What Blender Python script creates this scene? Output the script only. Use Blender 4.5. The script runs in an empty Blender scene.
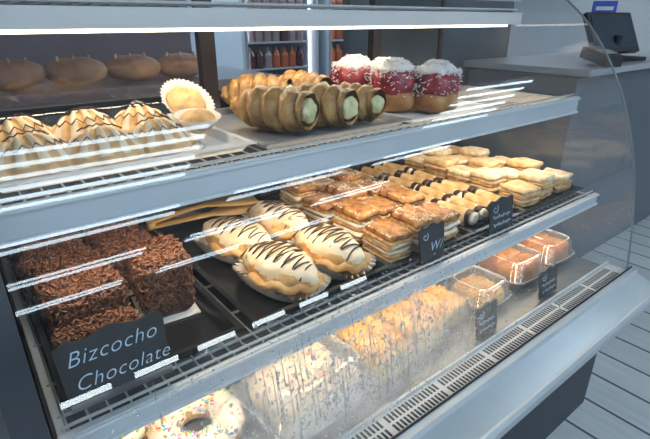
import bpy, math, random
from mathutils import Vector, Matrix, noise
random.seed(7)
pi=math.pi
# ------------------------------------------------------------ materials
MATS={}
def nt(name):
    m=bpy.data.materials.new(name); m.use_nodes=True
    t=m.node_tree; t.nodes.clear()
    o=t.nodes.new('ShaderNodeOutputMaterial')
    return m,t,o
def mat(name,c1,c2=None,scale=20,rough=.5,bump=0,metal=0,detail=4,sub=0,lo=.35,hi=.65,coat=0,bscale=None,spec=.5):
    if name in MATS: return MATS[name]
    m,t,o=nt(name); N=t.nodes; L=t.links
    p=N.new('ShaderNodeBsdfPrincipled'); L.new(p.outputs[0],o.inputs[0])
    p.inputs['Roughness'].default_value=rough; p.inputs['Metallic'].default_value=metal
    p.inputs['Specular IOR Level'].default_value=spec
    p.inputs['Coat Weight'].default_value=coat
    if sub:
        p.inputs['Subsurface Weight'].default_value=sub
        p.inputs['Subsurface Radius'].default_value=(1,.6,.3); p.inputs['Subsurface Scale'].default_value=.01
    p.inputs['Base Color'].default_value=(*c1,1)
    tc=N.new('ShaderNodeTexCoord')
    if c2 is not None:
        n=N.new('ShaderNodeTexNoise'); n.inputs['Scale'].default_value=scale; n.inputs['Detail'].default_value=detail
        L.new(tc.outputs['Object'],n.inputs['Vector'])
        r=N.new('ShaderNodeValToRGB'); r.color_ramp.elements[0].position=lo; r.color_ramp.elements[1].position=hi
        r.color_ramp.elements[0].color=(*c1,1); r.color_ramp.elements[1].color=(*c2,1)
        L.new(n.outputs['Fac'],r.inputs[0]); L.new(r.outputs[0],p.inputs['Base Color'])
    if bump:
        n2=N.new('ShaderNodeTexNoise'); n2.inputs['Scale'].default_value=bscale or scale*3; n2.inputs['Detail'].default_value=5
        L.new(tc.outputs['Object'],n2.inputs['Vector'])
        b=N.new('ShaderNodeBump'); b.inputs['Strength'].default_value=bump; b.inputs['Distance'].default_value=.004
        L.new(n2.outputs['Fac'],b.inputs['Height']); L.new(b.outputs[0],p.inputs['Normal'])
    MATS[name]=m; return m
def emis(name,c,s):
    m,t,o=nt(name); e=t.nodes.new('ShaderNodeEmission'); e.inputs[0].default_value=(*c,1); e.inputs[1].default_value=s
    t.links.new(e.outputs[0],o.inputs[0]); MATS[name]=m; return m
def glassmat(name,tint=(1,1,1),f0=.045,haze=0,rough=0.0,fog=False):
    m,t,o=nt(name); N=t.nodes; L=t.links
    tr=N.new('ShaderNodeBsdfTransparent'); tr.inputs[0].default_value=(*tint,1)
    gl=N.new('ShaderNodeBsdfGlossy'); gl.inputs['Roughness'].default_value=rough
    lw=N.new('ShaderNodeLayerWeight'); lw.inputs[0].default_value=.5
    pw=N.new('ShaderNodeMath'); pw.operation='POWER'; pw.inputs[1].default_value=5
    L.new(lw.outputs['Facing'],pw.inputs[0])
    ma=N.new('ShaderNodeMath'); ma.operation='MULTIPLY_ADD'; ma.inputs[1].default_value=1-f0; ma.inputs[2].default_value=f0
    L.new(pw.outputs[0],ma.inputs[0])
    mx=N.new('ShaderNodeMixShader'); L.new(ma.outputs[0],mx.inputs[0]); L.new(tr.outputs[0],mx.inputs[1]); L.new(gl.outputs[0],mx.inputs[2])
    last=mx
    if haze or fog:
        df=N.new('ShaderNodeBsdfDiffuse'); df.inputs[0].default_value=(.85,.9,.95,1)
        tl=N.new('ShaderNodeBsdfTranslucent'); tl.inputs[0].default_value=(.9,.9,.9,1)
        md=N.new('ShaderNodeMixShader'); md.inputs[0].default_value=.5; L.new(df.outputs[0],md.inputs[1]); L.new(tl.outputs[0],md.inputs[2])
        m2=N.new('ShaderNodeMixShader'); L.new(mx.outputs[0],m2.inputs[1]); L.new(md.outputs[0],m2.inputs[2])
        m2.inputs[0].default_value=haze
        if fog:
            tc=N.new('ShaderNodeTexCoord'); sp=N.new('ShaderNodeSeparateXYZ'); L.new(tc.outputs['Object'],sp.inputs[0])
            n=N.new('ShaderNodeTexNoise'); n.inputs['Scale'].default_value=6; n.inputs['Detail'].default_value=8; n.inputs['Roughness'].default_value=.65
            L.new(tc.outputs['Object'],n.inputs['Vector'])
            def mr(out,a,b_):
                q=N.new('ShaderNodeMapRange'); q.interpolation_type='SMOOTHSTEP'; q.inputs['From Min'].default_value=a; q.inputs['From Max'].default_value=b_
                L.new(out,q.inputs['Value']); return q.outputs[0]
            fs=[mr(sp.outputs['Z'],-.40,-.53),mr(sp.outputs['Z'],-.72,-.60),mr(sp.outputs['X'],.98,.60),mr(sp.outputs['X'],.08,.25),mr(n.outputs['Fac'],.20,.70)]
            cur=fs[0]
            for q in fs[1:]:
                a=N.new('ShaderNodeMath'); a.operation='MULTIPLY'; L.new(cur,a.inputs[0]); L.new(q,a.inputs[1]); cur=a.outputs[0]
            c=N.new('ShaderNodeMath'); c.operation='MULTIPLY_ADD'; c.inputs[1].default_value=.62; c.inputs[2].default_value=haze
            L.new(cur,c.inputs[0]); L.new(c.outputs[0],m2.inputs[0])
        last=m2
    L.new(last.outputs[0],o.inputs[0]); MATS[name]=m; return m

mWhite=mat('white_metal',(.60,.64,.67),rough=.35)
mRail=mat('rail_aluminium',(.50,.56,.61),(.58,.63,.68),scale=3,rough=.35,metal=.2)
mLedge=mat('ledge_steel',(.46,.51,.55),(.54,.59,.63),scale=4,rough=.3,metal=.3)
mDark=mat('dark_panel',(.012,.02,.032),rough=.35)
mBlack=mat('black_tray',(.010,.011,.013),rough=.25)
mInner=mat('case_interior',(.03,.035,.045),rough=.5)
mWire=mat('white_wire',(.58,.58,.57),rough=.35)
mGlass=glassmat('front_glass',(.97,.985,1),.065,haze=.010,fog=True)
mGlass2=glassmat('end_glass',(.88,.94,.98),.07,haze=.06)
mCoolG=glassmat('cooler_glass',(.95,.97,1),.03)
mPane=glassmat('rear_glass',(.85,.80,.82),.12,haze=.03)
mPlastic=glassmat('clear_plastic',(.95,.96,.97),.20,haze=.12,rough=.08)
mPlEdge=mat('plastic_rim',(.75,.78,.8),rough=.2)
mDrop=glassmat('water_drop',(.93,.95,.97),.35,haze=.22,rough=.05)
mLED=emis('led_warm',(1,.84,.62),7)
mCoolFill=emis('added_cooler_glow',(.8,.92,1),5)  # glow added only to brighten the inside of the cooler
mTube=emis('ceiling_tube',(.72,.88,1),14)
mPaneE=emis('window_sky',(.82,.93,1),17)
mChoc=mat('choc_sponge',(.05,.018,.009),(.13,.05,.024),scale=60,rough=.8,bump=1,bscale=200)
mSpr=mat('choc_sprinkle',(.10,.034,.016),(.24,.10,.048),scale=150,rough=.3)
mCream=mat('cream_glaze',(.78,.60,.38),(.88,.77,.58),scale=22,rough=.35,bump=.4,sub=.1)
mTan=mat('tan_pastry',(.56,.29,.09),(.78,.50,.22),scale=35,rough=.5,bump=.6)
mGold=mat('golden_flaky',(.24,.11,.025),(.60,.35,.11),scale=28,rough=.36,bump=.8,bscale=120,coat=.2)
mBrownTop=mat('baked_top',(.22,.07,.018),(.62,.32,.11),scale=50,rough=.45,bump=.9,bscale=160,hi=.7)
mPale=mat('pale_puff',(.58,.34,.12),(.88,.68,.40),scale=30,rough=.6,bump=.8,bscale=140)
mPowder=mat('powdered',(.68,.45,.20),(.93,.84,.66),scale=32,rough=.8,bump=.6,bscale=200)
mLayer=mat('puff_layer',(.40,.18,.05),(.72,.45,.18),scale=80,rough=.6,bump=.8)
mWhiteCr=mat('whipped_cream',(.88,.80,.64),(.94,.89,.78),scale=30,rough=.5,bump=.3,sub=.1)
mPist=mat('pistachio_cream',(.66,.62,.28),(.84,.80,.50),scale=50,rough=.45,bump=.5)
mDrizz=mat('choc_drizzle',(.045,.018,.012),rough=.3)
mPaper=mat('paper',(.78,.73,.66),rough=.8)
mSeed=mat('sesame',(.90,.82,.64),rough=.5)
mJam=mat('red_jam',(.16,.004,.016),(.40,.02,.045),scale=40,rough=.35,coat=.3,bump=.8)
mBun=mat('bun_crust',(.30,.11,.03),(.58,.30,.10),scale=18,rough=.4)
mCoco=mat('coconut',(.88,.85,.82),rough=.8)
mMer=mat('meringue',(.80,.64,.42),(.93,.85,.70),scale=10,rough=.6,bump=.5,sub=.15,bscale=60)
mPink=mat('pink_jelly',(.75,.25,.22),rough=.4)
mYel=mat('yellow_crumb',(.62,.29,.04),(.88,.60,.18),scale=22,rough=.75,bump=1,bscale=110)
mYelIn=mat('yellow_sponge',(.82,.52,.12),(.92,.70,.28),scale=60,rough=.8,bump=.6)
mOr=mat('orange_bun',(.42,.12,.015),(.80,.34,.06),scale=14,rough=.35,coat=.2,bump=.4)
mChalk=mat('chalk_text',(.55,.72,.84),rough=.9)
mSign=mat('chalkboard',(.008,.011,.014),(.016,.02,.026),scale=30,rough=.45)
mWood=mat('gold_tongs',(.66,.40,.14),(.80,.54,.23),scale=12,rough=.3,metal=.2)
mSlot=mat('vent_slot',(.02,.03,.04),rough=.7)
mClearW=mat('white_plastic',(.70,.72,.73),rough=.4)
SPC=[mat('spr_%d'%i,c,rough=.4) for i,c in enumerate([(.8,.08,.1),(.1,.35,.75),(.95,.7,.08),(.15,.6,.25),(.85,.3,.6),(.95,.45,.1)])]

# ------------------------------------------------------------ builder
def T(x,y,z,rz=0,rx=0,ry=0,s=1):
    return Matrix.Translation((x,y,z))@Matrix.Rotation(rz,4,'Z')@Matrix.Rotation(rx,4,'X')@Matrix.Rotation(ry,4,'Y')@Matrix.Scale(s,4)
I=Matrix.Identity(4)
class B:
    def __init__(s): s.v=[];s.f=[];s.m=[];s.mats=[]
    def mi(s,m):
        if m not in s.mats: s.mats.append(m)
        return s.mats.index(m)
    def add(s,vs,fs,m,M=I):
        o=len(s.v); s.v+=[M@Vector(v) for v in vs]
        for i,f in enumerate(fs):
            s.f.append([o+k for k in f]); s.m.append(s.mi(m[i] if isinstance(m,list) else m))
    def box(s,c,d,m,M=I):
        x,y,z=c;a,b,e=d[0]/2,d[1]/2,d[2]/2
        vs=[(x+i*a,y+j*b,z+k*e) for i in(-1,1) for j in(-1,1) for k in(-1,1)]
        s.add(vs,[(0,1,3,2),(4,6,7,5),(0,4,5,1),(2,3,7,6),(0,2,6,4),(1,5,7,3)],m,M)
    def sq(s,c,d,m,M=I,e1=.4,e2=.4,nu=28,nv=14,amp=0,fr=20,zmat=None,warp=None):
        def sp(w,e): return math.copysign(abs(w)**e,w)
        vs=[];fs=[];mm=[]
        off=Vector((random.random()*9,random.random()*9,random.random()*9))
        for j in range(nv+1):
            ph=-pi/2+pi*j/nv
            for i in range(nu):
                th=2*pi*i/nu
                p=Vector((d[0]*sp(math.cos(ph),e1)*sp(math.cos(th),e2),d[1]*sp(math.cos(ph),e1)*sp(math.sin(th),e2),d[2]*sp(math.sin(ph),e1)))
                if amp: p+=p.normalized()*amp*noise.fractal(p*fr+off,1,2,3)
                if warp: p=warp(p)
                vs.append(p+Vector(c))
        for j in range(nv):
            for i in range(nu):
                k=(i+1)%nu
                f=(j*nu+i,j*nu+k,(j+1)*nu+k,(j+1)*nu+i); fs.append(f)
                if zmat:
                    q=sum((vs[a] for a in f),Vector())/4-Vector(c); mm.append(zmat(q))
        s.add(vs,fs,mm if zmat else m,M)
    def tube(s,path,r,m,M=I,n=6,cap=True):
        path=[Vector(p) for p in path]; vs=[];fs=[]
        rr=r if isinstance(r,list) else [r]*len(path)
        up=None
        for i,p in enumerate(path):
            t=(path[min(i+1,len(path)-1)]-path[max(i-1,0)]).normalized()
            if up is None: up=t.orthogonal().normalized()
            up=(up-t*up.dot(t)).normalized() if (up-t*up.dot(t)).length>1e-4 else t.orthogonal().normalized()
            b=t.cross(up)
            for k in range(n):
                a=2*pi*k/n; vs.append(p+(up*math.cos(a)+b*math.sin(a))*rr[i])
        for i in range(len(path)-1):
            for k in range(n):
                l=(k+1)%n; fs.append((i*n+k,i*n+l,(i+1)*n+l,(i+1)*n+k))
        if cap: fs.append(tuple(range(n))[::-1]); fs.append(tuple((len(path)-1)*n+k for k in range(n)))
        s.add(vs,fs,m,M)
    def lathe(s,prof,m,M=I,n=28,ripple=0,k=0):
        vs=[];fs=[];mm=[]
        for r,z in prof:
            for i in range(n):
                a=2*pi*i/n; q=r*(1+ripple*math.cos(k*a)); vs.append((q*math.cos(a),q*math.sin(a),z))
        for j in range(len(prof)-1):
            for i in range(n):
                l=(i+1)%n; fs.append((j*n+i,j*n+l,(j+1)*n+l,(j+1)*n+i))
                mm.append(m[j] if isinstance(m,list) else m)
        s.add(vs,fs,mm,M)
    def ground(s):
        zmin=min(v.z for v in s.v); s.v=[v-Vector((0,0,zmin)) for v in s.v]
    def obj(s,name,loc=(0,0,0),rz=0,smooth=True,parent=None,bevel=0,sc=1):
        me=bpy.data.meshes.new(name); me.from_pydata([tuple(v) for v in s.v],[],s.f); me.update()
        for m in s.mats: me.materials.append(m)
        me.polygons.foreach_set('material_index',s.m)
        if smooth: me.polygons.foreach_set('use_smooth',[True]*len(s.f))
        o=bpy.data.objects.new(name,me); bpy.context.collection.objects.link(o)
        o.location=loc; o.rotation_euler[2]=rz; o.scale=(sc,)*3
        if parent: o.parent=parent
        if bevel:
            b=o.modifiers.new('b','BEVEL'); b.width=bevel; b.segments=2
        return o
def empty(name,loc=(0,0,0)):
    o=bpy.data.objects.new(name,None); bpy.context.collection.objects.link(o); o.location=loc; return o
def U(a,b): return random.uniform(a,b)

# ------------------------------------------------------------ display case
X0,X1=0.0,1.57
case=empty('bakery_display_case')
prof=[(.435,-.752),(.444,-.70),(.456,-.60),(.474,-.50),(.499,-.40),(.533,-.30),(.578,-.20),(.640,-.10),(.715,-.01),(.80,.06),(.88,.105),(.98,.13)]
def smoothprof(p,n=8):
    out=[]
    for i in range(len(p)-1):
        p0=p[max(i-1,0)];p1=p[i];p2=p[i+1];p3=p[min(i+2,len(p)-1)]
        for k in range(n):
            t=k/n
            out.append(tuple(.5*((2*p1[c])+(-p0[c]+p2[c])*t+(2*p0[c]-5*p1[c]+4*p2[c]-p3[c])*t*t+(-p0[c]+3*p1[c]-3*p2[c]+p3[c])*t**3) for c in(0,1)))
    out.append(p[-1]); return out
SP=smoothprof(prof)
b=B()
vs=[];fs=[]
for (y,z) in SP:
    vs+= [(X0+.001,y,z),(X1-.001,y,z)]
for i in range(len(SP)-1): fs.append((2*i,2*i+1,2*i+3,2*i+2))
b.add(vs,fs,mGlass); b.obj('front_glass',parent=case)
def yglass(z):
    for i in range(len(SP)-1):
        if SP[i][1]<=z<=SP[i+1][1]:
            t=(z-SP[i][1])/(SP[i+1][1]-SP[i][1]); return SP[i][0]*(1-t)+SP[i+1][0]*t, math.atan2(SP[i+1][0]-SP[i][0],SP[i+1][1]-SP[i][1])
    return .44,0
def endpanel(x,th,m,name):
    b=B(); P=SP+[(1.27,.13),(1.27,-.752)]; n=len(P)
    vs=[(x,y,z) for y,z in P]+[(x+th,y,z) for y,z in P]
    fs=[tuple(range(n)),tuple(range(2*n-1,n-1,-1))]+[(i,(i+1)%n,n+(i+1)%n,n+i) for i in range(n)]
    b.add(vs,fs,m); return b.obj(name,parent=case,smooth=False)
endpanel(X0-.035,.034,mDark,'left_end_panel')
b=B(); P=SP+[(1.27,.13),(1.27,-.752)]
b.add([(X1,y,z) for y,z in P],[tuple(range(len(P)))],mGlass2); b.obj('right_end_glass',parent=case,smooth=False)
b=B(); b.tube([(X1,y,z) for y,z in SP],.0028,mat('edge_trim',(.16,.21,.25),rough=.3),n=6); b.obj('glass_edge_trim',parent=case)
b=B()
b.box((.785,.945,.003),(1.57,.02,.036),mWhite)
b.box((.785,1.10,-.002),(1.57,.30,.01),mWhite)
b.box((.785,.90,.085),(1.57,.012,.012),mWhite)
b.box((.785,.945,.06),(1.57,.008,.012),mRail)
for i in range(40): b.tube([(.02+i*.0395,.95,.03),(.02+i*.0395,1.2,.03)],.002,mWire)
b.tube([(0.01,.95,.03),(1.56,.95,.03)],.003,mWire)
b.obj('upper_deck',parent=case,smooth=False,bevel=.002)
def shelf(name,yf,yb,zt,h,solid=True):
    b=B()
    b.box((.785,yf,zt-h/2),(1.56,.012,h),mRail)
    b.box((.785,yf-.008,zt-h*.12),(1.56,.006,.006),mWhite)
    b.box((.785,yf-.008,zt-h*.93),(1.56,.008,.007),mWhite)
    if solid: b.box((.785,(yf+yb)/2,zt-.016),(1.56,yb-yf,.005),mInner)
    b.obj(name+'_rail',parent=case,smooth=False,bevel=.0015)
    b=B()
    n=int(1.54/.028)
    for i in range(n): b.tube([(.02+i*.028,yf+.012,zt-.012),(.02+i*.028,yf+.010,zt+.004),(.02+i*.028,yf+.03,zt-.006),(.02+i*.028,yb,zt-.006)],.0017,mWire,n=5)
    for y in (yf+.012,yf+.05,yf+.13,yf+.25,yb-.02): b.tube([(.012,y,zt-.009),(1.558,y,zt-.009)],.0028,mWire,n=6)
    b.tube([(.012,yf+.010,zt+.005),(1.558,yf+.010,zt+.005)],.0026,mWire,n=6)
    b.obj(name+'_wire_rack',parent=case)
    b=B(); b.box((.785,yf+.03,zt-h-.002),(1.5,.014,.008),mLED); b.obj(name+'_led',parent=case,smooth=False)
shelf('top_shelf',.70,1.12,-.222,.052,solid=False)
shelf('middle_shelf',.58,1.22,-.512,.036)
b=B(); b.box((.785,.97,-.018),(1.5,.014,.008),mLED); b.obj('canopy_led',parent=case,smooth=False)
b=B()
for x in (.012,1.555):
    for (yf,yb,z) in ((.70,1.2,-.25),(.58,1.25,-.535)):
        b.box((x,(yf+yb)/2,z),(.012,yb-yf,.03),mWhite)
b.obj('shelf_brackets',parent=case,smooth=False,bevel=.002)
b=B()
b.box((.785,.88,-.755),(1.57,.77,.012),mat('deck_grey',(.16,.18,.20),rough=.35,metal=.3))
b.box((.785,.466,-.742),(1.57,.062,.014),mWhite)
b.box((.785,.4985,-.738),(1.57,.006,.022),mWhite)
b.obj('deck',parent=case,smooth=False,bevel=.0015)
b=B()
x=.03
g=0
while x<1.53:
    if g%16!=15:
        for y in (.4535,.479):
            b.box((x,y,-.7347),(.0055,.019,.0012),mSlot)
    x+=.0105; g+=1
b.obj('vent_slots',parent=case,smooth=False)
b=B()
b.box((.785,.424,-.742),(1.60,.018,.03),mRail)
b.box((.785,.434,-.733),(1.60,.004,.02),mSlot)
b.add([(-.03,.415,-.745),(1.60,.415,-.745),(1.60,.352,-.775),(-.03,.352,-.775),(-.03,.345,-.79),(1.60,.345,-.79),(1.60,.36,-.845),(-.03,.36,-.845),(-.03,.42,-.85),(1.60,.42,-.85)],
      [(0,3,2,1),(3,4,5,2),(4,7,6,5),(7,8,9,6),(1,2,5,6,9),(0,8,7,4,3)],mLedge)
b.box((.785,.351,-.774),(1.63,.006,.006),mWhite)
b.obj('bumper_ledge',parent=case,smooth=False,bevel=.001)
b=B()
b.box((.76,.85,-1.03),(1.58,.80,.50),mat('case_body',(.012,.02,.035),rough=.4))
b.box((.76,.87,-1.285),(1.54,.74,.03),mDark)
b.obj('base_cabinet',parent=case,smooth=False,bevel=.004)
b=B()
mPost=mat('rear_frame',(.045,.03,.03),rough=.4)
for x,w in ((.583,.045),(1.215,.04),(.012,.02),(1.555,.02)): b.box((x,1.265,-.31),(w,.03,.88),mPost)
b.box((.785,1.265,-.735),(1.57,.03,.03),mPost)
b.box((.785,1.262,-.50),(1.56,.01,.46),mInner)
b.obj('rear_frame',parent=case,smooth=False,bevel=.002)
b=B(); b.add([(.02,1.262,-.27),(.56,1.262,-.27),(.56,1.262,.10),(.02,1.262,.10)],[(0,1,2,3)],mPane); b.obj('rear_sliding_door_glass',parent=case,smooth=False)
b=B(); b.box((1.395,1.262,-.09),(.32,.008,.36),mat('slate_panel',(.04,.05,.06),(.07,.085,.1),scale=3,rough=.3)); b.obj('rear_sliding_door_panel',parent=case,smooth=False)

# droplets on glass
b=B()
for i in range(3400):
    x=random.gauss(.48,.2); z=random.gauss(-.55,.06)
    if not(.03<x<1.2 and -.70<z<-.40): continue
    y,a=yglass(z); r=abs(random.gauss(0,.0011))+.0006
    st=U(.8,1.5)
    b.sq((0,0,0),(r,r*.45,r*st),mDrop,T(x,y-.0004,z,rx=-a),e1=1,e2=1,nu=7,nv=4)
for i in range(110):
    x=random.gauss(.44,.17); z=random.gauss(-.50,.035); l=U(.02,.10)
    p=[]
    for k in range(6):
        zz=z-l*k/5; y,_=yglass(zz); p.append((x+U(-.0006,.0006),y-.0006,zz))
    b.tube(p,[.0003,.0005,.0006,.0008,.0010,.0016],mDrop,n=5)
b.obj('condensation_drops',parent=case)

# ------------------------------------------------------------ trays
def tray(name,x0,x1,y0,y1,z,h,m,fl=.012):
    b=B(); t=.003
    def ring(dx,zz): return [(x0-dx,y0-dx,zz),(x1+dx,y0-dx,zz),(x1+dx,y1+dx,zz),(x0-dx,y1+dx,zz)]
    rs=[ring(-.006,z+t),ring(0,z+t),ring(.010,z+h),ring(.010+fl,z+h),ring(.010+fl,z+h-t),ring(.012,z+h-t),ring(.001,z),ring(-.006,z)]
    vs=[p for r in rs for p in r]; fs=[(0,1,2,3)]
    for j in range(len(rs)-1):
        for i in range(4):
            k=(i+1)%4; fs.append((j*4+i,(j+1)*4+i,(j+1)*4+k,j*4+k))
    fs.append((31,30,29,28))
    b.add(vs,fs,m); return b.obj(name,smooth=False,bevel=.0015)
ZM=-.5145
tray('baking_tray',.045,.285,.635,1.14,ZM,.028,mBlack)
tray('baking_tray',.345,.645,.630,1.16,ZM,.030,mBlack)
tray('baking_tray',.695,.955,.635,1.16,ZM,.018,mBlack)
tray('baking_tray',.99,1.20,.635,1.16,ZM,.018,mBlack)
tray('baking_tray',1.235,1.53,.635,1.16,ZM,.014,mBlack)
ZT=-.2245
tray('pastry_tray',.03,.405,.765,1.10,ZT,.018,mClearW)
tray('pastry_tray',.45,.80,.745,1.10,ZT,.016,mat('grey_tray',(.24,.25,.26),rough=.4))
tray('pastry_tray',.85,1.12,.745,1.10,ZT,.014,mClearW)

# ------------------------------------------------------------ pastries
def chocolate_cake(x,y,z,w,d,h,rz):
    b=B()
    b.sq((0,0,h/2),(w/2,d/2,h/2),mChoc,e1=.36,e2=.30,nu=36,nv=16,amp=.007,fr=28)
    b.box((0,0,.0015),(w*1.12,d*1.12,.003),mPaper)
    for i in range(1300):
        if random.random()<.55:
            px,py=U(-w/2,w/2)*.96,U(-d/2,d/2)*.96; pz=h-.004*max(abs(px)/(w/2),abs(py)/(d/2))**6+abs(random.gauss(0,.006))
            dr=Vector((U(-1,1),U(-1,1),U(-.6,.6))).normalized()
        else:
            s=random.choice(((0,-1),(-1,0),(0,-1),(1,0)))
            if s[0]==0: px,py=U(-w/2,w/2)*.91,s[1]*(d/2+U(-.001,.003))
            else: px,py=s[0]*(w/2+U(-.001,.003)),U(-d/2,d/2)*.91
            pz=h*(.97-.75*random.random()**1.5); dr=Vector((U(-1,1)*abs(s[1])+.1,U(-1,1)*abs(s[0])+.1,U(-1,1))).normalized()
        c=Vector((px,py,pz)); b.tube([c-dr*.0065,c+dr*.0065],.0017,mSpr,n=5)
    b.obj('chocolate_cake_slice',(x,y,z),rz)
for a in ((.09,1.065,.105,.10,.095,.15),(.218,1.06,.10,.10,.10,-.15),(.095,.935,.115,.11,.09,.25),(.218,.935,.10,.10,.085,.05),(.10,.80,.115,.115,.10,.05),(.235,.80,.09,.11,.112,-.1),(.10,.69,.12,.07,.065,.05)):
    chocolate_cake(a[0],a[1],ZM+.004,*a[2:5],a[5])

def zig(x,y,z,w,l,h,rz,name='glazed_cream_pastry',zz=1,liner=True,top=None):
    b=B()
    if liner:
        n=72; vs=[];fs=[]
        for j,(k,zq) in enumerate(((.80,.002),(.95,.012),(1.10,.034),)):
            for i in range(n):
                a=2*pi*i/n; rip=1+(.035*j)*(1 if i%2 else -1)
                vs.append((w/2*k*rip*math.copysign(abs(math.cos(a))**.75,math.cos(a)),l/2*k*rip*math.copysign(abs(math.sin(a))**.9,math.sin(a)),zq+(.008*math.sin(3*a+x*40) if j==2 else 0)))
        for j in range(2):
            for i in range(n):
                k=(i+1)%n; fs.append((j*n+i,j*n+k,(j+1)*n+k,(j+1)*n+i))
        fs.append(tuple(range(n))[::-1]); b.add(vs,fs,mPaper)
    hy=h*.5
    def warp(p):
        f=1-.42*abs(p.y/(l/2))**1.5
        return Vector((p.x*f,p.y,p.z*(1-.25*abs(p.y/(l/2))**2)))
    tp=top or mCream
    b.sq((0,0,.004+hy),(w/2*.95,l/2*.99,hy),None,e1=.85,e2=.85,nu=48,nv=24,amp=.007,fr=26,warp=warp,zmat=lambda q:tp if q.z>hy*.25+.008*math.sin(q.y*80) else mTan)
    pts=[]
    for i in range(25):
        a=pi*.9+pi*1.2*i/24; pts.append((w/2*.97*math.cos(a)*(1-.25*abs(math.sin(a))),l/2*.95*math.sin(a),.004+hy*.75+.006*math.sin(i*1.7)))
    b.tube(pts,.010,mTan,n=7)
    pts=[]; N=9*int(8*zz)+1
    for i in range(N):
        t=-0.86+1.72*i/(N-1)
        s=((i/4.5)%2); s=(s if s<1 else 2-s)*2-1
        f=1-.42*abs(t)**1.5
        s*=.78*(1+.12*math.sin(i*.9))
        yy=t*l/2*.95
        e=.85
        c2=min(.98,abs(s)**(2/e)+abs(t)**(2/e))
        q=max(.02,1-c2)**(e/2)
        pts.append((s*w/2*.95*f,yy,.004+hy+hy*q*(1-.25*t*t)+.0022))
    b.tube(pts,.0017,mDrizz,n=6)
    b.obj(name,(x,y,z),rz)
for a in ((.450,.905,.118,.21,.080,.30),(.585,.935,.118,.215,.078,.14),(.450,.722,.118,.20,.084,.22),(.585,.732,.118,.205,.082,.10)):
    zig(a[0],a[1],ZM+.004,*a[2:])
def shell(x,y,z,s,rz):
    b=B(); nr=14; na=64; vs=[];fs=[]; mm=[]
    for j in range(nr+1):
        t=j/nr
        for i in range(na+1):
            a=-1.25+2.5*i/na
            rid=math.cos(a*14)
            r=.085*t*(1+.04*rid*t); hh=.050*math.sin(pi*min(1,t*.88+.12))*max(0,math.cos(a*.95))**.6+.006*rid*t*math.sin(pi*(t*.85+.1))
            vs.append((r*math.sin(a),-r*math.cos(a)+.04,hh+.006))
    for j in range(nr):
        for i in range(na):
            fs.append((j*(na+1)+i,j*(na+1)+i+1,(j+1)*(na+1)+i+1,(j+1)*(na+1)+i))
            mm.append(mCream if (math.cos((-1.25+2.5*(i+.5)/na)*14)>.1 and 2<j<nr-1) else mTan)
    b.add(vs,fs,mm)
    k0=na+3
    b.add([(v[0],v[1],.002) for v in vs[-(na+1):]]+[(0,.04,.002)]+[(0,0,0)]+vs[-(na+1):],[tuple(range(na+2))]+[(i,i+1,k0+1+i,k0+i) for i in range(na)],mTan)
    b.lathe([(0,.0),(.07,.0),(.078,.004),(.07,.0012),(0,.0012)],mPaper,M=T(0,0,0),n=72,ripple=.03,k=24)
    for k in range(2):
        tt=.50+.26*k
        pts=[]
        for i in range(14):
            a=-.95+1.9*i/13; t=tt+(.04 if i%2 else -.04)
            pts.append((.085*t*math.sin(a),-.085*t*math.cos(a)+.04,.050*math.sin(pi*min(1,t*.88+.12))*math.cos(a*.95)**.6+.013))
        b.tube(pts,.0013,mDrizz,n=5)
    b.ground()
    b.obj('shell_pastry',(x,y,z),rz,sc=s)
for (x,y,s,r) in ((.085,.85,1.0,.35),(.185,.84,1.0,-.1),(.285,.85,1.0,.25),(.09,1.0,1.05,.5),(.20,1.01,1.05,.2),(.305,1.01,1.0,-.2)): shell(x,y,ZT+.004,s,r)
def cup(x,y,z,s,fill,rx=0,rz=0):
    b=B(); n=72
    b.lathe([(.0,.001),(.026*s,.001),(.034*s,.015*s),(.058*s,.042*s),(.059*s,.042*s),(.036*s,.017*s),(.027*s,.003),(.0,.003)],mPaper,n=n,ripple=.05,k=36)
    if fill: b.sq((0,0,.030*s),(.044*s,.044*s,.024*s),mTan,e1=1,e2=1,amp=.005,fr=60)
    R_=Matrix.Rotation(rz,4,'Z')@Matrix.Rotation(rx,4,'X'); b.v=[R_@v for v in b.v]; b.ground()
    b.obj('fluted_paper_cup',(x,y,z))
cup(.405,1.03,ZT+.015,1.0,True,.75,.2); cup(.382,.90,ZT+.015,.78,True,.15,0)

def roll(x,y,z,r,l,rz):
    b=B(); n=40; m=90; vs=[];fs=[]
    sd=U(0,50)
    for j in range(m+1):
        t=j/m; yy=-l/2+l*t
        env=(.92+.24*math.sin(pi*min(1,t*1.02))**.8)
        env*=(1-.55*max(0,t-.72)/.28)
        for i in range(n):
            a=2*pi*i/n
            ph=(t*5.0+a/(2*pi))%1
            rid=.26*math.sin(pi*min(1,ph*1.08))**.6
            rr=r*env*(.80+rid)+.004*noise.noise(Vector((math.cos(a)*2,math.sin(a)*2,t*12+sd)))
            vs.append((rr*math.cos(a),yy,r*.98+rr*math.sin(a)*.90))
    for j in range(m):
        for i in range(n):
            k=(i+1)%n; fs.append((j*n+i,(j+1)*n+i,(j+1)*n+k,j*n+k))
    fs.append(tuple(m*n+i for i in range(n))[::-1]); b.add(vs,fs,mGold)
    b.sq((0,-l/2+.006,r*.98),(r*.60,r*.32,r*.54),mPist,e1=1,e2=1,amp=.006,fr=60)
    b.ground()
    b.obj('cream_filled_pastry_roll',(x,y,z),rz)
for a in ((.530,.855,.043,.19,.42),(.635,.84,.043,.18,.35),(.735,.835,.039,.15,.25),(.60,1.035,.046,.17,.7),(.715,1.02,.046,.16,.4)):
    roll(a[0],a[1],ZT+.004,*a[2:])

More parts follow.
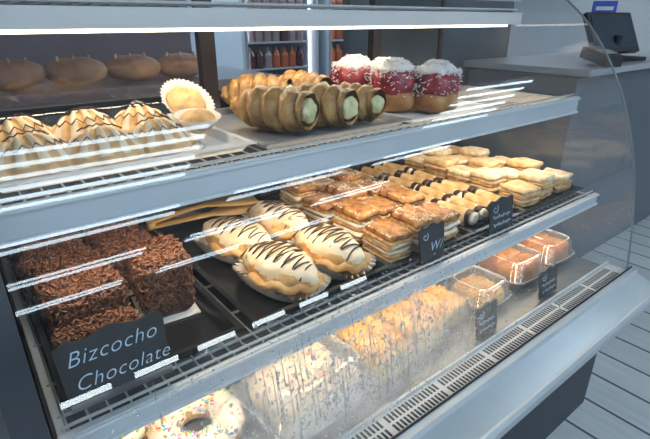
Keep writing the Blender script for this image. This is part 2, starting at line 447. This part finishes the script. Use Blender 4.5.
def red(x,y,z,s,rz):
    b=B()
    b.sq((0,0,.026*s),(.055*s,.052*s,.026*s),mBun,e1=.5,e2=.7,amp=.006,fr=30)
    b.sq((0,0,.066*s),(.056*s,.053*s,.036*s),mJam,e1=.75,e2=.75,amp=.010,fr=35)
    b.sq((0,0,.094*s),(.044*s,.041*s,.020*s),mCoco,e1=.9,e2=.8,amp=.008,fr=60)
    for i in range(760):
        a=U(0,2*pi); q=math.sqrt(random.random())
        zz=.114-.026*q**3+U(-.002,.006) if i<520 else .100-.06*random.random()**1.6
        rr=.047*q if i<520 else .0565-.10*max(0,zz-.085)
        c=Vector((rr*math.cos(a)*s,rr*math.sin(a)*s,zz*s)); d=Vector((U(-1,1),U(-1,1),U(-.7,.7))).normalized()*U(.003,.006)
        b.tube([c-d,c+d],.0012,mCoco,n=4)
    b.ground()
    b.obj('coconut_jam_pastry',(x,y,z),rz)
for a in ((.905,1.02,1.08,.2),(.915,.875,1.08,.6),(.99,.80,1.05,.1),(1.02,1.02,.98,.3),(1.075,.91,.8,.5)): red(a[0],a[1],ZT+.004,a[2],a[3])

def slab(x,y,z,w,d,h,rz,top,name,seeds=0,cream=False,layers=7):
    b=B()
    lh=h/layers
    for i in range(layers):
        k=U(.91,1.0); last=i==layers-1
        m=top if last else (mWhiteCr if cream and i in(2,4) else (mLayer if i%2 else mPale))
        hz=lh*(.62 if not last else 1.0)
        b.sq((U(-.003,.003),U(-.003,.003),hz+.0+lh*i*.94),(w/2*k,d/2*k,hz),m,e1=.5,e2=.3,nu=40,nv=8,amp=.004 if not last else .009,fr=40)
    ht=max(v.z for v in b.v)
    for i in range(seeds):
        px,py=U(-w/2,w/2)*.88,U(-d/2,d/2)*.88
        b.sq((0,0,0),(.0024,.0015,.0013),mSeed,T(px,py,ht-.0035,rz=U(0,3)),e1=1,e2=1,nu=6,nv=4)
    b.ground()
    b.obj(name,(x,y,z),rz)
for j,y in enumerate((.695,.815,.935,1.055)):
    for i,x in enumerate((.735,.82,.905)):
        slab(x+U(-.004,.004),y+U(-.005,.005),ZM+.003,.078,.112,.062+.014*((i+j)%2),U(-.12,.12),mBrownTop,'sesame_puff_pastry',seeds=190,cream=True)
for j,y in enumerate((.69,.79,.89,.99,1.09)):
    for i,x in enumerate((1.285,1.385,1.485)):
        slab(x+U(-.006,.006),y+U(-.004,.004),ZM+.003,.09,.094,.050+.016*((i+j)%2),U(-.15,.15),mPowder if (i+j)%3 else mPale,'powdered_puff_pastry',layers=6)

def cannoli(x,y,z,rz,tilt):
    b=B(); r=.020; l=.12
    n=20; vs=[];fs=[]; m=24
    for j in range(m+1):
        t=j/m
        for i in range(n):
            a=2*pi*i/n; rr=r*(1+.14*abs(t-.5)*2)*(1+.05*math.sin(a*3+t*9))+.0016*noise.noise(Vector((math.cos(a)*4,math.sin(a)*4,t*14)))
            vs.append((rr*math.cos(a),-l/2+l*t,r*1.2+rr*math.sin(a)))
    for j in range(m):
        for i in range(n):
            k=(i+1)%n; fs.append((j*n+i,(j+1)*n+i,(j+1)*n+k,j*n+k))
    mm=[(mDrizz if (f//n)<3 or (f//n)>m-4 else mPale) for f in range(len(fs))]
    b.add(vs,fs,mm)
    for s in(-1,1): b.sq((0,s*l/2,r*1.2),(r*.9,.014,r*.9),mWhiteCr,e1=1,e2=1,nu=16,nv=8,amp=.003,fr=90)
    vs=[];fs=[]
    for j in range(2):
        for i in range(17):
            a=pi+pi*i/16; q=r*1.3*(1+.06*(i%2)); vs.append((q*math.cos(a)*1.05,(-.36+.72*j)*l,max(.0005,r*1.2+q*math.sin(a))))
    for i in range(16): fs.append((i,i+1,17+i+1,17+i))
    b.add(vs,fs,mPaper); b.ground()
    b.obj('cannoli',(x,y,z),rz)
for j,y in enumerate((.715,.84,.965,1.09)):
    for i,x in enumerate((1.018,1.072,1.126,1.178)):
        cannoli(x,y+U(-.01,.01),ZM+.0035,U(-.16,.16),0)

# tongs
b=B()
def arm(s):
    vs=[];fs=[];n=18
    for i in range(n+1):
        t=i/n; w= .016 if t<.5 else .016+.026*math.sin(pi*(t-.5)/.55)
        x=-.15+.30*t; y=s*(.004+.022*math.sin(pi*t*.9)); zc=.012+.004*s+.01*math.sin(pi*t)
        for (dy,dz) in ((-w,.002),(0,-.003 if t>.5 else .002),(w,.002),(w,-.001),(0,-.006 if t>.5 else -.001),(-w,-.001)): vs.append((x,y+dy,zc+dz+.004))
    for i in range(n):
        for k in range(6):
            l=(k+1)%6; fs.append((i*6+k,(i+1)*6+k,(i+1)*6+l,i*6+l))
    fs.append((0,1,2,3,4,5)); fs.append(tuple(n*6+k for k in range(6))[::-1])
    b.add(vs,fs,mWood)
arm(-1);arm(1); b.sq((-.15,0,.014),(.012,.016,.012),mWood,e1=.8,e2=.8,nu=16,nv=8); b.ground()
b.obj('serving_tongs',(.475,1.11,ZM+.024),-.10,sc=1.0)

# bottom deck goods
ZB=-.7488
def container(w,d,h,b):
    n=56
    def rr(k,z):
        out=[]
        for i in range(n):
            a=2*pi*i/n; f=1+(.014 if (i//2)%2 else -.014)
            out.append((w/2*k*f*math.copysign(abs(math.cos(a))**.35,math.cos(a)),d/2*k*f*math.copysign(abs(math.sin(a))**.35,math.sin(a)),z))
        return out
    seq=[rr(.86,.001),rr(.95,h*.38),rr(1.06,h*.40),rr(1.06,h*.46),rr(.96,h*.48),rr(.90,h*.85),rr(.80,h),rr(.6,h*.97),rr(.3,h)]
    vs=[p for r in seq for p in r];fs=[]
    for j in range(len(seq)-1):
        for i in range(n):
            k=(i+1)%n; fs.append((j*n+i,j*n+k,(j+1)*n+k,(j+1)*n+i))
    fs.append(tuple(range(n))[::-1]); fs.append(tuple((len(seq)-1)*n+i for i in range(n)))
    b.add(vs,fs,mPlastic)
    for (k,z,r_) in ((1.065,h*.43,.0010),(.81,h,.0008)):
        b.tube([Vector(p) for p in rr(k,z)]+[Vector(rr(k,z)[0])],r_,mPlEdge,n=5)
def meringue(x,y,w,d,h,rz,boxed=False):
    b=B()
    def wp(p):
        return p+Vector((0,0,.007*math.sin(p.x*60)*math.cos(p.y*50) if p.z>0 else 0))
    b.sq((0,0,h/2),(w/2,d/2,h/2),mMer,e1=.6,e2=.5,nu=56,nv=28,amp=.009,fr=18,warp=wp)
    for i in range(4):
        b.sq((0,0,0),(.008,.006,.004),mPink,T(U(-w/4,w/4),U(-d/4,d/4),h+.001),e1=1,e2=1,nu=10,nv=6)
    b.ground()
    if boxed: container(w*1.15,d*1.15,h+.03,b)
    b.obj('cream_topped_cake',(x,y,ZB),rz)
meringue(.44,.63,.205,.185,.085,.08,True)
meringue(.43,.87,.16,.16,.08,0)
def crumb(x,y,w,d,h,rz,boxed):
    b=B()
    b.sq((0,0,h*.42+.002),(w/2,d/2,h*.42),mYelIn,e1=.3,e2=.3,nu=36,nv=14,amp=.002,fr=40)
    b.sq((0,0,h*.82),(w/2*.99,d/2*.99,h*.2),mYel,e1=.6,e2=.35,nu=44,nv=14,amp=.006,fr=60)
    for i in range(110): 
        r=U(.003,.006); b.sq((0,0,0),(r,r*.9,r*.7),mYel,T(U(-w/2,w/2)*.85,U(-d/2,d/2)*.85,h+.001),e1=.8,e2=.8,nu=7,nv=5)
    if boxed: container(w*1.22,d*1.22,h+.026,b)
    b.obj('crumb_cake',(x,y,ZB),rz)
for a in ((.635,.80,.125,.13,.075,.1,0),(.645,.63,.12,.15,.075,.03,0),(.78,.64,.12,.14,.07,.05,0),(.77,.80,.125,.13,.07,-.1,0),(.905,.665,.11,.13,.065,.1,0),(.905,.81,.12,.12,.065,0,0),(.70,.95,.14,.13,.07,0,0),(.88,.95,.14,.13,.07,0,0)): crumb(*a)
crumb(1.06,.64,.115,.115,.05,.05,1); crumb(1.07,.82,.115,.12,.05,.0,1)
for i,(cx,cy) in enumerate(((1.255,.66),(1.44,.665),(1.26,.85),(1.44,.85))):
    b=B()
    for (dx,dy) in ((-.032,-.032),(.034,-.03),(-.03,.034),(.033,.035)):
        b.sq((dx,dy,.034),(.038,.039,.036),mOr,M=T(0,0,0,rz=U(-.1,.1)),e1=.6,e2=.45,amp=.006,fr=25,nu=26,nv=14)
    b.ground(); container(.162,.162,.090,b)
    b.obj('boxed_bread_buns',(cx,cy,ZB),U(-.06,.06))
def donut(x,y,s):
    b=B(); R,r=.052*s,.026*s
    nu,nv=40,18; vs=[];fs=[];mm=[]
    for i in range(nu):
        a=2*pi*i/nu
        for j in range(nv):
            c=2*pi*j/nv; q=r*(1.04 if math.sin(c)>.05+.2*math.sin(a*5) else 1)
            vs.append(((R+q*math.cos(c))*math.cos(a),(R+q*math.cos(c))*math.sin(a),r+q*math.sin(c)))
    for i in range(nu):
        for j in range(nv):
            i2,j2=(i+1)%nu,(j+1)%nv
            fs.append((i*nv+j,i2*nv+j,i2*nv+j2,i*nv+j2)); mm.append(mWhiteCr if math.sin(2*pi*(j+.5)/nv)>.05+.2*math.sin(2*pi*i/nu*5) else mTan)
    b.add(vs,fs,mm)
    for k in range(150):
        a=U(0,2*pi);c=U(.25,pi-.25); rr=r*1.06
        p=Vector(((R+rr*math.cos(c))*math.cos(a),(R+rr*math.cos(c))*math.sin(a),r+rr*math.sin(c))); d=Vector((U(-1,1),U(-1,1),U(-.2,.2))).normalized()*.004
        b.tube([p-d,p+d],.0018,random.choice(SPC),n=5)
    b.obj('sprinkle_doughnut',(x,y,ZB),0)
donut(.225,.685,1.15); donut(.10,.80,1.1); donut(.24,.86,1.1); donut(.075,.65,1.0)

# ------------------------------------------------------------ chalk signs
def sign(x,y,z,w,h,lines,tilt=-.25,rz=0,swirl=False,scrib=0):
    b=B()
    n=24; top=[];
    for i in range(n+1):
        t=i/n; xx=-w/2+w*t
        top.append((xx, h/2+ h*.04*math.cos(4*pi*(t-.5))-(h*.10*max(0,abs(t-.5)*2-.8)/.2)))
    outl=[(-w/2+w*.03,-h/2),(w/2-w*.03,-h/2)]+top[::-1]
    vs=[(px,-.002,pz) for px,pz in outl]+[(px,.002,pz) for px,pz in outl]; m=len(outl)
    b.add(vs,[tuple(range(m)),tuple(range(2*m-1,m-1,-1))]+[(i,m+i,m+(i+1)%m,(i+1)%m) for i in range(m)],mSign)
    b.box((0,.008,-h/2+.004),(w*.5,.016,.008),mSign)
    if swirl:
        pts=[(-w*.28+(.002+.0008*i)*math.cos(i*.55)*w/.1,-.0028,h*.22+(.002+.0008*i)*math.sin(i*.55)*w/.1) for i in range(14)]
        b.tube(pts,.0009,mChalk,n=5)
    for s in range(scrib):
        pts=[]
        for i in range(36):
            t=i/35; pts.append((-w*.36+w*.72*t,-.0028,-h*.04-s*h*.24+h*.045*math.sin(i*1.25+s)*(1+.6*math.sin(i*.7))))
        b.tube(pts,.0008,mChalk,n=4)
    o=b.obj('chalkboard_price_sign',(x,y,z),0,smooth=False)
    o.rotation_euler=(tilt,0,rz)
    for (txt,dx,dz,size) in lines:
        c=bpy.data.curves.new('lettering','FONT'); c.body=txt; c.size=size; c.shear=.35; c.align_x='CENTER'; c.extrude=.0003; c.space_character=1.08; c.offset=-.0005 if size>.02 else 0
        c.materials.append(mChalk)
        t=bpy.data.objects.new('lettering',c); bpy.context.collection.objects.link(t); t.parent=o
        t.location=(dx,-.0027,dz); t.rotation_euler=(pi/2,0,0)
    return o
sign(.100,.606,-.446,.148,.100,[('Bizcocho',-.002,.014,.031),('Chocolate',.006,-.022,.029)],tilt=-.25)
sign(.785,.606,-.465,.085,.085,[('W/',.010,-.020,.032)],tilt=-.15,swirl=True,scrib=0)
sign(1.06,.606,-.465,.105,.085,[],tilt=-.15,swirl=True,scrib=2)
sign(.945,.535,-.703,.09,.085,[],tilt=-.15,swirl=True,scrib=2)
sign(1.25,.535,-.703,.10,.085,[],tilt=-.15,swirl=True,scrib=2)

# ------------------------------------------------------------ room
def plane_box(name,c,d,m):
    b=B(); b.box(c,d,m); return b.obj(name,smooth=False)
m,t,o=nt('floor_planks'); N=t.nodes;L=t.links
p=N.new('ShaderNodeBsdfPrincipled'); L.new(p.outputs[0],o.inputs[0]); p.inputs['Roughness'].default_value=.4
tc=N.new('ShaderNodeTexCoord'); mp=N.new('ShaderNodeMapping'); mp.inputs['Rotation'].default_value=(0,0,pi/2)
L.new(tc.outputs['Object'],mp.inputs[0])
bk=N.new('ShaderNodeTexBrick'); bk.inputs['Scale'].default_value=1; bk.inputs['Brick Width'].default_value=1.3; bk.inputs['Row Height'].default_value=.16; bk.inputs['Mortar Size'].default_value=.006
bk.inputs['Color1'].default_value=(.66,.70,.73,1); bk.inputs['Color2'].default_value=(.80,.84,.87,1); bk.inputs['Mortar'].default_value=(.12,.14,.16,1)
L.new(mp.outputs[0],bk.inputs[0])
nz=N.new('ShaderNodeTexNoise'); nz.inputs['Scale'].default_value=3; nz.inputs['Detail'].default_value=6
mp2=N.new('ShaderNodeMapping'); mp2.inputs['Scale'].default_value=(14,1,1); L.new(tc.outputs['Object'],mp2.inputs[0]); L.new(mp2.outputs[0],nz.inputs['Vector'])
mxc=N.new('ShaderNodeMixRGB'); mxc.blend_type='MULTIPLY'; mxc.inputs[0].default_value=.35; L.new(bk.outputs[0],mxc.inputs[1]); L.new(nz.outputs['Fac'],mxc.inputs[2])
L.new(mxc.outputs[0],p.inputs['Base Color'])
plane_box('floor',(1.5,-1.2,-1.325),(10,12,.05),m)
mWall=mat('wall_paint',(.42,.46,.50),(.46,.50,.54),scale=1,rough=.8)
plane_box('ceiling',(1.5,-1.2,1.45),(10,12,.05),mat('ceiling_paint',(.40,.42,.43),rough=.9))
plane_box('wall_back',(1.5,4.5,.06),(10,.05,2.8),mWall)
plane_box('wall_left',(-3.5,-1.2,.06),(.05,12,2.8),mWall)
plane_box('wall_right',(6.5,-1.2,.06),(.05,12,2.8),mWall)
plane_box('wall_front',(1.5,-7.1,.06),(10,.1,2.8),mat('front_wall_paint',(.12,.13,.14),rough=.8))
for i in range(9):
    x=-2.6+i*1.05
    b=B(); b.box((x,-7.005,-1.17),(.70,.02,.18),mPaneE); b.box((x,-7.035,-1.17),(.78,.03,.25),mDark); b.obj('window_%d'%(i+1),smooth=False)
for (x,w) in ((.35,1.5),(3.95,1.0)):
    b=B()
    for y in (-.52,-.67,-.82,-.97,-1.12,-1.27): b.box((x,y,1.36),(w,.035,.02),mTube)
    b.box((x,-.90,1.395),(w+.06,.95,.05),mWhite); b.obj('louvred_ceiling_light',smooth=False)
for y in (-2.35,-3.9,-5.6):
    for x in (-1.2,.6,2.4,4.2):
        b=B(); b.box((x,y,1.36),(1.3,.08,.03),mTube); b.box((x,y+.22,1.36),(1.3,.05,.03),mTube); b.box((x,y+.11,1.395),(1.34,.36,.05),mWhite)
        b.obj('ceiling_tube_light',smooth=False)
b=B()
b.box((.35,1.95,-.23),(1.5,.5,.04),mat('counter_top',(.2,.2,.23),rough=.3)); b.box((.35,1.97,-.77),(1.46,.44,1.05),mDark)
b.obj('back_counter',smooth=False)
plane_box('partition_panel',(.25,2.35,-.1),(1.5,.04,2.3),mat('mauve_panel',(.16,.13,.16),(.22,.19,.23),scale=2,rough=.4))
for i in range(6):  # loaves added behind the pane in place of a reflection of bread
    b=B(); b.sq((0,0,.045),(.10,.075,.045),mat('loaf',(.30,.13,.06),(.55,.34,.20),scale=10,rough=.6),e1=.9,e2=.8,amp=.004,fr=20)
    for k in range(3): b.tube([(-.05+.05*k-.01,-.04,.084),(-.05+.05*k,0,.092),(-.05+.05*k+.01,.04,.084)],.004,mPale,n=6)
    b.ground(); b.obj('reflection_loaf',(-.2+i*.19,1.86,-.209),U(-.2,.2))
def cooler(x,y,w):
    b=B(); H=1.9; z0=-1.3
    mF=mat('cooler_frame',(.55,.66,.75),rough=.4); mB=mat('cooler_back',(.35,.45,.55),rough=.6)
    b.box((x,y+.3,z0+H/2),(w,.02,H),mB)
    for s in(-1,1):
        b.box((x+s*w/2,y,z0+H/2),(.05,.62,H),mF); b.box((x+s*(w/2-.035),y-.27,z0+H/2),(.012,.012,H*.8),mCoolFill)
    b.box((x,y,z0+.1),(w,.62,.2),mF); b.box((x,y,z0+H-.08),(w,.62,.16),mF)
    cols=[mat('drink_%d'%i,c,rough=.25) for i,c in enumerate([(.45,.03,.03),(.10,.03,.03),(.6,.14,.05),(.25,.05,.03),(.4,.3,.3)])]
    for k in range(8):
        z=z0+.22+k*.185; b.box((x,y,z),(w-.05,.55,.012),mWhite)
        c=random.choice(cols)
        for i in range(int((w-.1)/.072)):
            if random.random()<.35: c=random.choice(cols)
            b.lathe([(0,0),(.032,0),(.032,.09),(.014,.125),(.014,.145),(0,.145)],[c,c,c,c,mWhite],T(x-w/2+.08+i*.072,y-.24,z+.006),n=12)
    b.add([(x-w/2,y-.31,z0+.2),(x+w/2,y-.31,z0+.2),(x+w/2,y-.31,z0+H-.16),(x-w/2,y-.31,z0+H-.16)],[(0,1,2,3)],mCoolG)
    b.box((x+w/2-.02,y-.33,-.2),(.02,.03,.4),mWhite)
    b.obj('drinks_cooler',smooth=False)
cooler(2.03,3.4,.62); cooler(2.78,3.4,.62)
plane_box('bright_partition',(1.30,3.7,-.1),(.80,.04,2.3),mat('pale_blue_panel',(.60,.74,.85),rough=.5))
b=B()
b.box((3.0,1.28,-.215),(1.6,.66,.03),mat('service_top',(.36,.38,.41),rough=.3)); b.box((3.0,1.30,-.77),(1.54,.58,1.06),mat('service_body',(.10,.12,.15),rough=.5))
b.obj('service_counter',smooth=False,bevel=.004)
b=B()
mB2=mat('black_plastic',(.015,.016,.018),rough=.35)
b.box((0,0,.01),(.22,.20,.02),mB2); b.tube([(0,.03,.02),(0,.0,.12)],.02,mB2,n=10)
b.box((0,-.02,.14),(.34,.03,.22),mB2,T(0,0,0,rx=-.5)); b.box((0,-.037,.14),(.30,.004,.18),mat('screen',(.05,.07,.09),rough=.1),T(0,0,0,rx=-.5)); b.ground()
b.obj('till_terminal',(2.86,1.13,-.20),-.25,smooth=False,bevel=.003)
b=B(); b.box((0,0,.03),(.09,.17,.05),mB2,T(0,0,0,rx=.2)); b.box((0,-.02,.058),(.07,.07,.004),mat('keypad',(.3,.32,.34),rough=.4),T(0,0,0,rx=.2)); b.ground()
b.obj('card_reader',(2.45,1.03,-.20),-.4,smooth=False,bevel=.004)
b=B(); b.box((0,0,.25),(.14,.006,.10),mat('blue_sign',(.02,.06,.45),rough=.4)); b.box((0,-.004,.26),(.10,.002,.02),mWhite); b.box((0,0,.012),(.1,.05,.024),mB2); b.box((0,.004,.12),(.012,.006,.22),mB2)
b.obj('counter_notice',(3.15,1.36,-.2),-.7,smooth=False)
plane_box('wall_partition',(2.15,1.75,-.3),(1.3,.04,1.6),mat('slate_wall',(.07,.085,.10),(.10,.12,.14),scale=2,rough=.5))

# ------------------------------------------------------------ lights
def area(name,loc,rot,sx,sy,e,col):
    l=bpy.data.lights.new(name,'AREA'); l.shape='RECTANGLE'; l.size=sx; l.size_y=sy; l.energy=e; l.color=col
    o=bpy.data.objects.new(name,l); bpy.context.collection.objects.link(o); o.location=loc; o.rotation_euler=rot; return o
area('added_ceiling_fill',(1.2,2.9,1.35),(0,0,0),2.6,.6,50,(.85,.93,1))  # unseen fill added to brighten the room from above
area('added_ceiling_fill',(4.4,2.6,1.35),(0,0,0),1.2,.6,35,(.85,.93,1))  # likewise an added fill light with no fixture
area('canopy_case_lamp',(.785,1.0,-.012),(-.25,0,0),1.5,.02,2.7,(1,.80,.54))
area('shelf_case_lamp',(.785,.745,-.285),(.35,0,0),1.5,.02,3.3,(1,.80,.54))
area('deck_case_lamp',(.785,.63,-.556),(.35,0,0),1.5,.02,2.7,(1,.80,.54))
w=bpy.data.worlds.new('World'); bpy.context.scene.world=w; w.use_nodes=True
bg=w.node_tree.nodes['Background']; bg.inputs[0].default_value=(.75,.87,1,1); bg.inputs[1].default_value=1.0

# ------------------------------------------------------------ camera
F=Vector((0.5687,0.7233,-0.3915)).normalized();R=Vector((0.786,-0.618,0)).normalized();Uv=R.cross(F)
cam=bpy.data.cameras.new('camera'); co=bpy.data.objects.new('camera',cam); bpy.context.collection.objects.link(co)
cam.sensor_width=36; cam.lens=470/650*36; cam.clip_start=.02
M=Matrix((( R.x,Uv.x,-F.x,0),(R.y,Uv.y,-F.y,0),(R.z,Uv.z,-F.z,0),(0,0,0,1))); co.matrix_world=M
bpy.context.scene.camera=co
bpy.context.scene.view_settings.view_transform='Standard'
